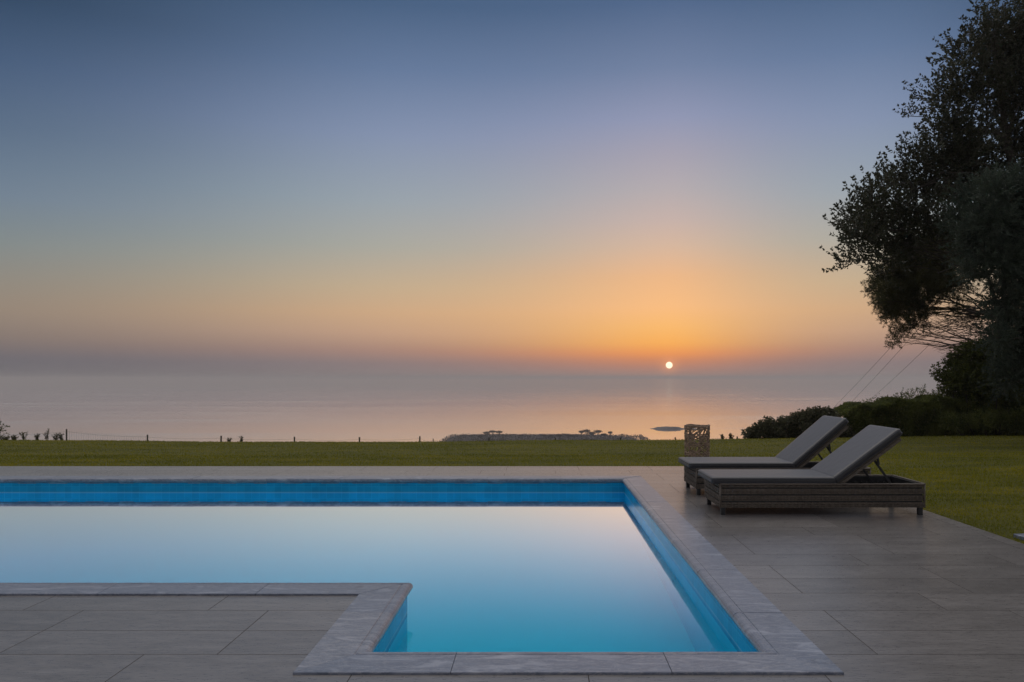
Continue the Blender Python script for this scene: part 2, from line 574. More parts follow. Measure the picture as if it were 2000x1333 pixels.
# ------------------------------------------------------------------ ground: lawn, slope to the sea
DX, DY = 3.92, 11.75            # right and far edge of the deck
def sstep(v, a, b):
    q = np.clip((v - a) / (b - a), 0, 1)
    return q * q * (3 - 2 * q)
def ground_z(x, y):
    x = np.asarray(x, float); y = np.asarray(y, float)
    k = np.interp(x, [-22, -17, -12, -6, -1, 3, 6, 9, 14], [.045, .0465, .050, .0522, .0485, .0465, .045, .041, .0365])
    edge = 25.0 + 0 * x
    base = -.035 - np.maximum(0, y - DY) * k
    base = np.where(y > edge, -.035 - (edge - DY) * k - (y - edge) * .09, base)
    und = .012 * np.sin(x * .9 + 1.3) * np.sin(y * .6) * sstep(y, DY, DY + 3)
    flat = sstep(x, 4.5, 9.0)
    e2 = edge + flat * 13
    dd = np.maximum(0, y - e2)
    drop = np.where(dd < 4, dd * dd * .075, 1.2 + (dd - 4) * .27)
    z = base + und - drop
    far = sstep(y, 60, 320)
    return np.maximum(z, -63)

def grid_coords(a, b, step, fixed):
    n = max(1, int(round((b - a) / step)))
    return list(np.linspace(a, b, n + 1))
xs = sorted(set(grid_coords(-420, -32, 14, 0) + grid_coords(-32, DX, .55, 0) + grid_coords(DX, 36, .55, 0) + grid_coords(36, 420, 14, 0)))
ys = sorted(set(grid_coords(-40, DY, 1.0, 0) + grid_coords(DY, 45, .5, 0) + grid_coords(45, 330, 7, 0)))
xs = [x for i, x in enumerate(xs) if i == 0 or x - xs[i - 1] > 1e-6]
ys = [y for i, y in enumerate(ys) if i == 0 or y - ys[i - 1] > 1e-6]
XX, YY = np.meshgrid(xs, ys)
ZZ = ground_z(XX, YY)
nx, ny = len(xs), len(ys)
V = np.stack([XX.ravel(), YY.ravel(), ZZ.ravel()], 1)
F = []
for j in range(ny - 1):
    for i in range(nx - 1):
        if xs[i + 1] <= DX + 1e-6 and ys[j + 1] <= DY + 1e-6 and xs[i] > -31.9:
            continue
        F.append((j * nx + i, j * nx + i + 1, (j + 1) * nx + i + 1, (j + 1) * nx + i))
lawn = np_mesh('lawn', V, F, M['lawn'], smooth=True)
tag(lawn, kind='structure')

# sea sheet to the horizon
SEA = -60.0
mb = MB()
rad = [0, 400, 1200, 3000, 8000, 20000, 60000, 120000]
nseg = 64
vs = [(0, 0, SEA)]; fs = []
for ri in rad[1:]:
    for k in range(nseg):
        vs.append((ri * math.cos(2 * PI * k / nseg), ri * math.sin(2 * PI * k / nseg), SEA))
for k in range(nseg):
    fs.append((0, 1 + k, 1 + (k + 1) % nseg))
for r_ in range(len(rad) - 2):
    for k in range(nseg):
        a = 1 + r_ * nseg + k; b = 1 + r_ * nseg + (k + 1) % nseg
        fs.append((a, a + nseg, b + nseg, b))
mb.add(vs, fs)
tag(mb.build('sea', M['sea']), kind='structure')

# ------------------------------------------------------------------ pool
XR, XL, YF, YB, YM, XW = 1.12, -.865, 10.25, 3.73, 5.0, -12.0
WZ, PZ = -.18, -1.45
CW = .255                      # coping width outside the wall line
CT = .012                      # coping stands proud of the deck

# deck: slabs as one sheet with a skirt, leaving the pool open
mb = MB()
def rect(x0, y0, x1, y1, z=0.0):
    mb.add([(x0, y0, z), (x1, y0, z), (x1, y1, z), (x0, y1, z)], [(0, 1, 2, 3)])
X0, Y0 = -31.4, -8.0
rect(X0, Y0, DX, YB - CW)
rect(X0, YB - CW, XL - CW, YM - CW)
rect(X0, YM - CW, XW - CW, YF + CW)
rect(XR + CW, YB - CW, DX, YF + CW)
rect(X0, YF + CW, DX, DY)
mb.add([(DX, Y0, 0), (DX, DY, 0), (X0, DY, 0), (X0, DY, -.3), (DX, DY, -.3), (DX, Y0, -.3)], [(0, 5, 4, 1), (1, 4, 3, 2)])
tag(mb.build('pool_deck', M['deck']), kind='structure')

# basin
mb = MB()
def wallq(xa, ya, xb, yb):
    mb.add([(xa, ya, PZ), (xb, yb, PZ), (xb, yb, -.03), (xa, ya, -.03)], [(0, 1, 2, 3)])
ring = [(XW, YF), (XR, YF), (XR, YB), (XL, YB), (XL, YM), (XW, YM)]
for i in range(6):
    wallq(*ring[i], *ring[(i + 1) % 6])
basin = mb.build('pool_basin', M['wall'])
tag(basin, kind='structure')
mb = MB()
mb.add([(XW, YM, PZ), (XR, YM, PZ), (XR, YF, PZ), (XW, YF, PZ), (XL, YB, PZ), (XR, YB, PZ), (XL, YM, PZ)], [(0, 1, 2, 3), (4, 5, 1, 6)])
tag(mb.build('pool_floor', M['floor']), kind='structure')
mb = MB()
mb.add([(XW, YM, WZ), (XL, YM, WZ), (XR, YM, WZ), (XR, YF, WZ), (XW, YF, WZ), (XL, YB, WZ), (XR, YB, WZ)], [(0, 1, 2, 3, 4), (5, 6, 2, 1)])
tag(mb.build('pool_water', M['water']), kind='structure')

# coping: mitred marble stones with a bullnose towards the water; w = distance outside the wall line
def cop_profile():
    pr = [(CW, -.06), (CW, CT - .003), (CW - .003, CT), (.034, CT), (.030, CT - .004), (.026, CT - .004), (.022, CT + .000)]
    cw, cz, rr = .004, CT - .032, .034
    for k in range(9):
        an = R(75 + k * (180 - 10) / 8)
        pr.append((cw + rr * math.cos(an), cz + rr * math.sin(an) * .94))
    pr += [(.0, -.055), (.0, -.06)]
    return pr
PR = cop_profile()
cop_v, cop_f, cop_c = [], [], []
def coping_run(a, b, out, kind_a, kind_b, joints):
    """a -> b along the wall line; out = unit vector away from the water; kinds: +1 concave corner, -1 convex, 0 straight"""
    a, b, out = Vector(a), Vector(b), Vector(out)
    L = (b - a).length
    d = (b - a).normalized()
    cuts = [0.0] + joints(L) + [L]
    for i in range(len(cuts) - 1):
        s0, s1 = cuts[i], cuts[i + 1]
        base = len(cop_v)
        tint = (random.random(), random.random(), random.random())
        dz = random.uniform(-.0012, .0012)
        nseg = max(1, int((s1 - s0) / .12))
        for q in range(nseg + 1):
            fr = q / nseg
            for (w_, z) in PR:
                e0 = s0 + .0015; e1 = s1 - .0015
                if i == 0 and kind_a: e0 = s0 - kind_a * w_ + .0008
                if i == len(cuts) - 2 and kind_b: e1 = s1 + kind_b * w_ - .0008
                s = e0 + (e1 - e0) * fr
                wob = .0012 * math.sin(s * 13 + w_ * 20 + i) if w_ < .02 else 0
                p = a + d * s + out * (w_ + wob)
                cop_v.append((p.x, p.y, z + dz))
        n = len(PR)
        for q in range(nseg):
            for k in range(n - 1):
                cop_f.append((base + q * n + k, base + q * n + k + 1, base + (q + 1) * n + k + 1, base + (q + 1) * n + k))
                cop_c.append(tint)
        cop_f.append(tuple(base + k for k in range(n))); cop_c.append(tint)
        cop_f.append(tuple(base + nseg * n + k for k in reversed(range(n)))); cop_c.append(tint)
def every(off, step):
    def f(L):
        o = []; s = off
        while s < L - .25:
            o.append(s + random.uniform(-.01, .01)); s += step
        return o
    return f
coping_run((XR, YB), (XR, YF), (1, 0), 1, 1, every(.63, .98))
coping_run((XR, YF), (XW, YF), (0, 1), 1, 1, every(.85, .98))
coping_run((XL, YB), (XR, YB), (0, -1), 1, 1, every(.46, 1.0))
coping_run((XL, YB), (XL, YM), (-1, 0), 1, -1, every(.64, .98))
coping_run((XL, YM), (XW, YM), (0, -1), -1, 1, every(.9, .98))
coping_run((XW, YM), (XW, YF), (-1, 0), 1, 1, every(.9, .98))
me = bpy.data.meshes.new('pool_coping')
me.from_pydata(cop_v, [], cop_f); me.update()
ca = me.attributes.new('stone', 'FLOAT_COLOR', 'FACE')
ca.data.foreach_set('color', [x for t_ in cop_c for x in (*t_, 1)])
me.materials.append(M['marble'])
o = bpy.data.objects.new('pool_coping', me); col.objects.link(o)
bm_fix = o
import bmesh
bm = bmesh.new(); bm.from_mesh(me); bmesh.ops.recalc_face_normals(bm, faces=bm.faces[:]); bm.to_mesh(me); bm.free()
tag(o, kind='structure')

# a stepping stone in the grass right of the deck
mb = MB()
sx, sy = 4.12, 6.35
pts = [(0, 0), (.62, -.02), (.66, .30), (.34, .36), (-.02, .31)]
n = len(pts)
mb.add([(sx + a, sy + b, -.004) for a, b in pts] + [(sx + a, sy + b, -.06) for a, b in pts],
       [tuple(range(n))] + [(i, i + n, (i + 1) % n + n, (i + 1) % n) for i in range(n)])
tag(mb.build('stepping_stone', M['marble'], bevel=.006), 'pale flat stepping stone set in the grass beside the deck edge', 'stepping stone')

# ------------------------------------------------------------------ grass blades
def grass():
    pts = []
    def fill(n, x0, x1, y0, y1):
        x = rng.uniform(x0, x1, n); y = rng.uniform(y0, y1, n)
        pts.append(np.stack([x, y], 1))
    fill(52000, DX + .01, 9.5, 4.5, DY)
    fill(26000, 9.5, 16, 5.5, DY)
    fill(60000, -15, 14, DY + .01, 16)
    fill(60000, -19, 19, 16, 25.3)
    for e in range(1):
        x = rng.uniform(-12, DX, 9000); y = DY + np.abs(rng.normal(0, .03, 9000)) + .004
        pts.append(np.stack([x, y], 1))
        y = rng.uniform(3, DY, 9000); x = DX + np.abs(rng.normal(0, .025, 9000)) + .004
        pts.append(np.stack([x, y], 1))
    p = np.concatenate(pts)
    # keep off the stepping stone
    k = ~((p[:, 0] > sx - .02) & (p[:, 0] < sx + .66) & (p[:, 1] > sy) & (p[:, 1] < sy + .34))
    p = p[k]
    z = ground_z(p[:, 0], p[:, 1])
    n = len(p)
    dist = np.hypot(p[:, 0], p[:, 1])
    h = rng.uniform(.015, .036, n)
    wd = rng.uniform(.003, .006, n) * (.6 + dist * .07)
    an = rng.uniform(0, 2 * PI, n)
    ca_, sa = np.cos(an), np.sin(an)
    lean = rng.uniform(0, .9, n) * h
    la = rng.uniform(0, 2 * PI, n)
    b = np.stack([p[:, 0], p[:, 1], z - .004], 1)
    V = np.empty((n, 3, 3))
    V[:, 0] = b + np.stack([ca_ * wd, sa * wd, 0 * wd], 1)
    V[:, 1] = b - np.stack([ca_ * wd, sa * wd, 0 * wd], 1)
    V[:, 2] = b + np.stack([np.cos(la) * lean, np.sin(la) * lean, h], 1)
    F = np.arange(n * 3).reshape(n, 3)
    tag(np_mesh('grass', V.reshape(-1, 3), F, M['blades']), kind='stuff', label='short green and yellowish grass blades of the lawn', cat='grass')
grass()

# ------------------------------------------------------------------ sun loungers
def weave_panel(mb, p0, p1, z0, z1, out, t=.012):
    """panel of woven flat strands between two ground points"""
    p0, p1, out = Vector(p0), Vector(p1), Vector(out)
    L = (p1 - p0).length
    d = (p1 - p0) / L
    rows = int(round((z1 - z0) / .0165))
    hz = (z1 - z0) / rows
    seg = max(8, int(L / .014))
    for r_ in range(rows):
        za = z0 + r_ * hz; zb = za + hz * (.97 if r_ % 4 != 2 else 1.25)
        vs, fs = [], []
        ph = (r_ // 4 % 2) * PI
        big = .0042
        if r_ % 4 == 3:
            continue
        for q in range(seg + 1):
            s = L * q / seg
            off = big + .0085 * math.sin(2 * PI * s / .066 + ph) + .0008 * math.sin(s * 71 + r_ * 2)
            c0 = p0 + d * s
            for zz, oo in ((za, -.006), (za + hz * .18, off - .001), (zb - hz * .2, off), (zb, -.006)):
                pp = c0 + out * oo
                vs.append((pp.x, pp.y, zz))
        for q in range(seg):
            for k in range(3):
                fs.append((q * 4 + k, (q + 1) * 4 + k, (q + 1) * 4 + k + 1, q * 4 + k + 1))
        mb.add(vs, fs)

def cushion(name, L, W, T, mat, parent, mtx):
    """puffed, round-cornered pad of length L (x), width W (y), thickness T"""
    nx_, ny_ = 36, 16
    rr = .028
    vs, fs = [], []
    def shape(u, v, top):
        # superellipse plan so the corners are round
        x = u * L / 2; y = v * W / 2
        ax, ay = abs(u), abs(v)
        ex = max(0, abs(x) - (L / 2 - rr)) / rr
        ey = max(0, abs(y) - (W / 2 - rr)) / rr
        if ex > 0 and ey > 0:
            q = math.hypot(ex, ey)
            if q > 1:
                x = math.copysign(L / 2 - rr + rr * ex / q, x)
                y = math.copysign(W / 2 - rr + rr * ey / q, y)
                ex, ey = ex / q, ey / q
        e = min(1, math.hypot(ex, ey))
        prof = math.sqrt(max(0, 1 - e * e)) * .42 + .58
        puff = 1 + .10 * (1 - ax ** 2) * (1 - ay ** 2)
        z = T / 2 * prof * puff
        return x, y, z if top else -z * (.96)
    us = [-1 + 2 * i / nx_ for i in range(nx_ + 1)]
    vs_ = [-1 + 2 * j / ny_ for j in range(ny_ + 1)]
    # crowd the samples towards the rim
    fu = lambda a: math.copysign(1 - (1 - abs(a)) ** 1.6, a)
    for top in (1, 0):
        for a in us:
            for b_ in vs_:
                vs.append(shape(fu(a), fu(b_), top))
    n1 = (nx_ + 1) * (ny_ + 1)
    for t_ in (0, 1):
        for i in range(nx_):
            for j in range(ny_):
                a = t_ * n1 + i * (ny_ + 1) + j
                q = (a, a + ny_ + 1, a + ny_ + 2, a + 1)
                fs.append(q if t_ == 0 else q[::-1])
    rim = [(i, 0) for i in range(nx_ + 1)] + [(nx_, j) for j in range(1, ny_ + 1)] + [(i, ny_) for i in range(nx_ - 1, -1, -1)] + [(0, j) for j in range(ny_ - 1, 0, -1)]
    idx = [i * (ny_ + 1) + j for i, j in rim]
    for k in range(len(idx)):
        a, b_ = idx[k], idx[(k + 1) % len(idx)]
        fs.append((a, n1 + a, n1 + b_, b_))
    mb = MB(); mb.add([mtx @ Vector(v) for v in vs], fs)
    o = mb.build(name, mat, parent, smooth=True)
    # piping along the upper and lower seam
    pm = MB()
    for zz in (.27, -.27):
        ringp = [mtx @ Vector((vs[i][0] * 1.002, vs[i][1] * 1.004, T * zz)) for i in idx]
        pm.tube(ringp + ringp[:1], .0042, 5, False)
    pm.build('piping', M['piping'], o, smooth=True)
    return o

def make_lounger(label, back_angle):
    root = empty('sun_lounger')
    tag(root, label, 'sun lounger', 'wicker sun loungers on the deck')
    L, W, H0, H1 = 2.0, .675, .075, .305
    # foot at x = 0, head at x = L; near side y = 0, far side y = W
    fr = MB()
    weave_panel(fr, (0, 0), (L, 0), H0, H1, (0, -1))
    weave_panel(fr, (0, W), (L, W), H0, H1, (0, 1))
    weave_panel(fr, (0, 0), (0, W), H0, H1, (-1, 0))
    weave_panel(fr, (L, 0), (L, W), H0, H1, (1, 0))
    t = .016
    inner = MB()
    q = .014
    for (a, b_) in (((q, q, H0 + .004), (L - q, q + t, H1 - .003)), ((q, W - q - t, H0 + .004), (L - q, W - q, H1 - .003)),
                    ((q, q + t, H0 + .004), (q + t, W - q - t, H1 - .003)), ((L - q - t, q + t, H0 + .004), (L - q, W - q - t, H1 - .003))):
        inner.box(a, b_)
    fr.build('woven_base', M['wicker'], root)
    inner.build('inner_frame', M['dark_metal'], root)
    rim = MB()
    for (p, q) in (((0, -.004, H1), (L, -.004, H1)), ((0, W + .004, H1), (L, W + .004, H1)), ((-.004, 0, H1), (-.004, W, H1)), ((L + .004, 0, H1), (L + .004, W, H1))):
        p, q = Vector(p), Vector(q)
        n_ = 60
        rim.tube([p.lerp(q, k / n_) + Vector((0, 0, .0015 * math.sin(k * 2.1))) for k in range(n_ + 1)], .011, 6)
    for x, y in ((0, 0), (L, 0), (0, W), (L, W)):
        rim.tube([(x, y, H0), (x, y, H1)], .010, 6)
    rim.build('rim', M['wicker'], root, smooth=True)
    for x, y in ((.03, .03), (L - .03, .03), (.03, W - .03), (L - .03, W - .03)):
        lg = MB(); lg.box((x - .021, y - .021, 0), (x + .021, y + .021, H0 + .02))
        lg.build('leg', M['dark_metal'], root, bevel=.003)
    # seat platform slats under the cushion
    hx = 1.145
    pl = MB()
    for k in range(9):
        x = .06 + k * .125
        pl.box((x, .03, H1 - .028), (x + .07, W - .03, H1 - .006))
    pl.box((.03, .028, H1 - .048), (hx, .052, H1 - .029)); pl.box((.03, W - .052, H1 - .048), (hx, W - .028, H1 - .029))
    pl.build('seat_platform', M['dark_metal'], root)
    T = .072
    Ls = hx + .085
    cushion('seat_cushion', Ls, W + .01, T, M['fabric'], root,
            Matrix.Translation((-.085 + Ls / 2, W / 2, H1 + T / 2 - .002)))
    # raised back: wicker panel, cushion, struts
    a = back_angle
    Lb = .79
    rot = Matrix.Translation((hx, 0, H1 - .012)) @ Matrix.Rotation(-a, 4, 'Y')
    bk = MB()
    bb = MB()
    bb.box((0.02, .03, -.006), (Lb, W - .03, .010))
    bk.add([rot @ Vector(v) for v in bb.v], bb.f)
    fr2 = MB()
    for y in (.035, W - .035):
        fr2.box((0.0, y - .014, -.034), (Lb - .01, y + .014, -.007))
    fr2.box((Lb - .04, .05, -.034), (Lb - .012, W - .05, -.007))
    for k in range(14):
        x = .05 + k * .052
        fr2.tube([(x, .05, -.010), (x, W - .05, -.010)], .006, 5)
    bk.add([rot @ Vector(v) for v in fr2.v], fr2.f)
    bk.build('backrest', M['wicker'], root)
    cushion('back_cushion', Lb + .03, W + .012, T + .004, M['fabric'], root,
            rot @ Matrix.Translation(((Lb + .03) / 2 + .006, W / 2, .012 + T / 2)))
    for y in (.075, W - .075):
        st = MB()
        top = rot @ Vector((.46, y, -.036))
        foot = Vector((hx + .62, y, H1 - .085))
        st.bar(top, foot, .014, .020)
        st.build('strut', M['dark_metal'], root)
        br = MB()
        q0 = rot @ Vector((.42, y - .012, -.036)); q1 = rot @ Vector((.50, y - .012, -.036))
        br.bar(q0, q1, .010, .02)
        br.bar(q1, q1 + Vector((.012, 0, -.075)), .012, .022)
        br.build('bracket', M['dark_metal'], root)
        rk = MB()
        rk.bar((hx + .25, y, H1 - .085), (L - .03, y, H1 - .085), .018, .022)
        for k in range(6):
            rk.box((hx + .42 + k * .06, y - .009, H1 - .074), (hx + .435 + k * .06, y + .009, H1 - .05))
        rk.build('ratchet_rail', M['dark_metal'], root)
    cr = MB()
    cr.bar((hx + .005, .03, H1 - .03), (hx + .005, W - .03, H1 - .03), .02, .02)
    cr.build('cross_bar', M['dark_metal'], root)
    cr = MB()
    cr.bar((hx + .62, .06, H1 - .085), (hx + .62, W - .06, H1 - .085), .014, .014)
    cr.build('cross_bar', M['dark_metal'], root)
    return root

l1 = make_lounger('nearer wicker sun lounger with charcoal cushions, its long woven side facing the pool deck', math.atan2(.45, .60))
l1.location = (1.767, 7.53, 0)
l2 = make_lounger('farther wicker sun lounger with charcoal cushions, partly hidden behind the nearer one by the lantern', math.atan2(.49, .575))
l2.location = (1.795, 8.82, 0)
l2.rotation_euler = (0, 0, R(.4))

# ------------------------------------------------------------------ woven cane lantern
def lantern():
    c = Vector((322 / F_PX * 11.2 - 0.0 + 0.0, 11.2, 0))
    c.x = (1361.5 - 1055) / F_PX * 11.2
    root = empty('lantern', c)
    tag(root, 'tall round woven cane lantern standing behind the loungers at the lawn edge', 'lantern')
    rad, H = .178, .665
    mb = MB()
    for k in range(100):
        a0 = random.uniform(0, 2 * PI); z0 = random.uniform(.03, H - .08)
        da = random.uniform(.5, 1.5) * random.choice((-1, 1)); dz = random.uniform(.06, .24)
        bow = random.uniform(-.05, .05)
        pts = []
        for q in range(15):
            f = q / 14
            an = a0 + da * f
            z = min(H - .01, max(.012, z0 + dz * f + bow * math.sin(PI * f)))
            r = rad * (1 - .06 * (1 - z / H)) + random.uniform(-.003, .003)
            pts.append((r * math.cos(an), r * math.sin(an), z))
        mb.tube(pts, random.uniform(.005, .0085), 5)
    # flat bands that tie the weave together
    for zz in (.13, .25, .375, .50):
        for s in (-1, 1):
            pts = [((rad * .985) * math.cos(an), (rad * .985) * math.sin(an), zz + s * .022 * math.sin(9 * an + zz * 9)) for an in [2 * PI * q / 72 for q in range(73)]]
            mb.tube(pts, .0085, 5, False)
    mb.build('woven_shell', M['cane'], root, smooth=True)
    for zz, n_ in ((H - .012, 3), (.034, 2)):
        mb = MB()
        for q in range(n_):
            ph = random.uniform(0, 6)
            pts = [(rad * (1.0 if zz > .3 else .95) * math.cos(an), rad * (1.0 if zz > .3 else .95) * math.sin(an), zz - q * .02 + (.010 * math.sin(3 * an + ph) if zz > .3 else 0)) for an in [2 * PI * k / 60 for k in range(61)]]
            mb.tube(pts, .0095, 6, False)
        mb.build('rim', M['cane'], root, smooth=True)
    for k in range(7):
        an = 2 * PI * k / 7 + .2
        mb = MB()
        mb.tube([(rad * .92 * math.cos(an), rad * .92 * math.sin(an), 0), (rad * .97 * math.cos(an), rad * .97 * math.sin(an), H - .01)], .008, 6)
        mb.build('upright', M['cane'], root, smooth=True)
lantern()

# ------------------------------------------------------------------ field fence beyond the lawn
def fence():
    Yf = 29.2
    root = empty('field_fence', (0, Yf, float(ground_z(0, Yf))))
    tag(root, 'low post and wire fence with wooden posts showing above the far lawn edge', 'fence')
    org = root.location
    posts = [(-60, 846), (130, 838.5), (288, 849.5), (432, 851.5), (575, 853.5), (702, 854), (820, 852.5), (846, 857), (955, 855), (1085, 855.5), (1212, 855), (1319, 854.5), (1440, 853)]
    tops = []
    for px, py in posts:
        p = P(px, py, Yf)
        gz_ = float(ground_z(p.x, Yf))
        r = .030 if px != 846 else .018
        mb = MB()
        lean = random.uniform(-.03, .03)
        zz = np.linspace(gz_ - .2, p.z, 6)
        mb.tube([(p.x - org.x + lean * (z - p.z), p.y - org.y, z - org.z) for z in zz], [r * (1.05 - .02 * i) for i in range(6)], 8)
        mb.build('post', M['wood'], root, smooth=False)
        tops.append((Vector((p.x, p.y, p.z)) - org, gz_ - org.z))
    for f in (.06, .28, .5, .72):
        mb = MB()
        pts = []
        for i in range(len(tops) - 1):
            a, ga = tops[i]; b_, gb = tops[i + 1]
            for k in range(8):
                q = k / 8
                x = a.x + (b_.x - a.x) * q; y = a.y + .04
                za = a.z - (a.z - ga) * f; zb = b_.z - (b_.z - gb) * f
                pts.append((x, y, za + (zb - za) * q - .05 * math.sin(PI * q)))
        mb.tube(pts, .003, 4)
        mb.build('wire', M['wire'], root)
    # square mesh stretched along the first bay
    mb = MB()
    a, ga = tops[1]; b_, gb = tops[2]
    for k in range(1, 34):
        q = k / 34
        x = a.x + (b_.x - a.x) * q
        zt = a.z + (b_.z - a.z) * q - .06
        mb.tube([(x, .03, zt), (x, .03, ga - .0)], .003, 3)
    mb.build('wire_mesh', M['wire'], root)
fence()

# ------------------------------------------------------------------ foliage machinery
def leaves_mesh(name, C, D, Ls, Wd, mat, parent):
    """diamond leaves at C pointing along D"""
    n = len(C)
    D = D / np.maximum(1e-6, np.linalg.norm(D, axis=1))[:, None]
    U = rng.normal(size=(n, 3))
    Sd = np.cross(D, U); Sd /= np.maximum(1e-6, np.linalg.norm(Sd, axis=1))[:, None]
    V = np.empty((n, 4, 3))
    V[:, 0] = C
    V[:, 1] = C + D * (Ls * .45)[:, None] + Sd * (Wd / 2)[:, None]
    V[:, 2] = C + D * Ls[:, None]
    V[:, 3] = C + D * (Ls * .45)[:, None] - Sd * (Wd / 2)[:, None]
    return np_mesh(name, V.reshape(-1, 3), np.arange(n * 4).reshape(n, 4), mat, parent)

def clump_shoots(clumps, per, up=.4, length=(.35, .8), step=.05, spread=.5):
    """leafy shoots growing out of ellipsoid clumps; returns leaf centres, directions and the shoot polylines"""
    C, D, lines = [], [], []
    for (c, r, dens) in clumps:
        n = max(3, int(per * dens * (r / .6) ** 2))
        for _ in range(n):
            d = rng.normal(size=3); d /= np.linalg.norm(d)
            start = np.array(c) + d * r * rng.uniform(.1, .72) * np.array((1, 1, .9))
            dd = d * .8 + np.array((0, 0, up)) + rng.normal(size=3) * .3
            dd /= np.linalg.norm(dd)
            L = rng.uniform(*length) * min(1.3, .5 + r)
            bend = rng.normal(size=3) * .12
            k = max(3, int(L / step))
            tt = np.linspace(0, 1, k)
            pts = start + np.outer(tt * L, dd) + np.outer(tt ** 2 * L, bend)
            lines.append(pts[::max(1, k // 3)])
            for rep in range(2):
                C.append(pts + rng.normal(size=(k, 3)) * .01)
                ld = rng.normal(size=(k, 3)); ld /= np.linalg.norm(ld, axis=1)[:, None]
                D.append(ld * spread * 2 + dd)
            # rosette at the tip
            C.append(np.repeat(pts[-1:], 4, 0)); D.append(rng.normal(size=(4, 3)) * .6 + dd)
    return np.concatenate(C), np.concatenate(D), lines

def limbs(mb, base, clumps, r0, rng_pts=5, jitter=.12, split=.45):
    """limbs from a base point (or list of trunk points) to every clump"""
    for (c, r, dens) in clumps:
        c = Vector(c)
        b = min(base, key=lambda q: (Vector(q) - c).length + max(0, (Vector(q).z - c.z)) * 2)
        b = Vector(b)
        pts = [b]
        L = (c - b).length
        for k in range(1, rng_pts):
            f = k / (rng_pts - 1)
            p = b.lerp(c, f) + Vector((random.uniform(-1, 1), random.uniform(-1, 1), random.uniform(-.3, 1))) * jitter * L * .25 * math.sin(PI * f)
            pts.append(p)
        rr = [r0 * (1 - .75 * i / (rng_pts - 1)) for i in range(rng_pts)]
        mb.tube(pts, rr, 6)

def wl(clumps, Y, dj, org, dens_default=1.0, shift=0):
    """pixel clumps -> local clumps with real depth"""
    out = []
    for c in clumps:
        px, py, rp = c[:3]
        dn = c[3] if len(c) > 3 else dens_default
        yy = Y + (c[4] if len(c) > 4 else random.uniform(-dj, dj))
        p = P(px + shift, py, yy) - Vector(org)
        out.append(((p.x, p.y, p.z), rp / F_PX * yy, dn))
    return out

# ---- tall broadleaf tree
def tree_broad():
    Y = 22.0
    bx = P(2085, 850, Y).x
    org = (bx, Y, float(ground_z(bx, Y)))
    root = empty('broadleaf_tree', org)
    tag(root, 'tall dark broadleaf tree with loose leafy shoots, the highest tree at the right', 'tree')
    px = [(1930, 60, 38, .9), (1925, 28, 16, 1), (1985, 80, 40), (1875, 115, 34, .8), (1945, 140, 55), (1852, 95, 14, .8), (1840, 150, 20, .8), (1826, 195, 24, .8), (1880, 190, 48), (1985, 180, 55), (1815, 250, 24, .8),
          (1850, 250, 40), (1880, 300, 50), (1970, 290, 60), (1830, 320, 45), (1775, 310, 26, .8), (1760, 355, 34, .8), (1800, 380, 48), (1725, 370, 26, .7),
          (1702, 365, 16), (1690, 405, 30), (1668, 395, 14), (1660, 430, 24), (1650, 455, 18), (1668, 468, 32), (1645, 478, 14), (1692, 445, 30), (1715, 440, 36), (1755, 430, 42), (1700, 488, 28), (1730, 500, 26), (1672, 508, 18), (1752, 475, 30), (1815, 450, 48),
          (1880, 380, 60), (1950, 380, 60), (2050, 70, 60), (2060, 200, 80), (2080, 340, 80), (2010, 20, 35), (2120, 120, 80), (2150, 280, 90), (2140, 430, 80), (2040, 440, 70)]
    cl = wl(px, Y, 1.0, org, shift=12)
    # more mass behind and in front, so the crown has depth
    for c in list(cl)[::3]:
        (x, y, z), r, dn = c
        cl.append(((x + random.uniform(-.3, .6), y + random.uniform(1.2, 2.2), z - random.uniform(0, .5)), r * .9, dn * .8))
    C, D, lines = clump_shoots(cl, 80, up=.95, length=(.35, .95), step=.06, spread=.45)
    n = len(C)
    leaves_mesh('crown', C, D, rng.uniform(.07, .125, n), rng.uniform(.035, .065, n), M['leafA'], root)
    mb = MB()
    tp_ = [(0, 0, -.3), (-.05, .05, 1.5), (-.4, 0, 3.2), (-.9, .1, 5), (-1.3, .05, 6.8), (-1.75, 0, 8.6), (-1.95, 0, 10.2), (-2.1, 0, 11.2)]
    mb.tube(tp_, [.30, .25, .22, .18, .14, .10, .06, .03], 10)
    mb.build('trunk', M['bark'], root, smooth=True)
    mb = MB()
    limbs(mb, tp_[2:], cl, .035, 7, .5)
    for l in lines[::5]:
        mb.tube([tuple(q) for q in l], [.008, .006, .004, .003, .002][:len(l)] if len(l) <= 5 else .004, 3, False)
    mb.build('branches', M['bark'], root, smooth=True)
tree_broad()

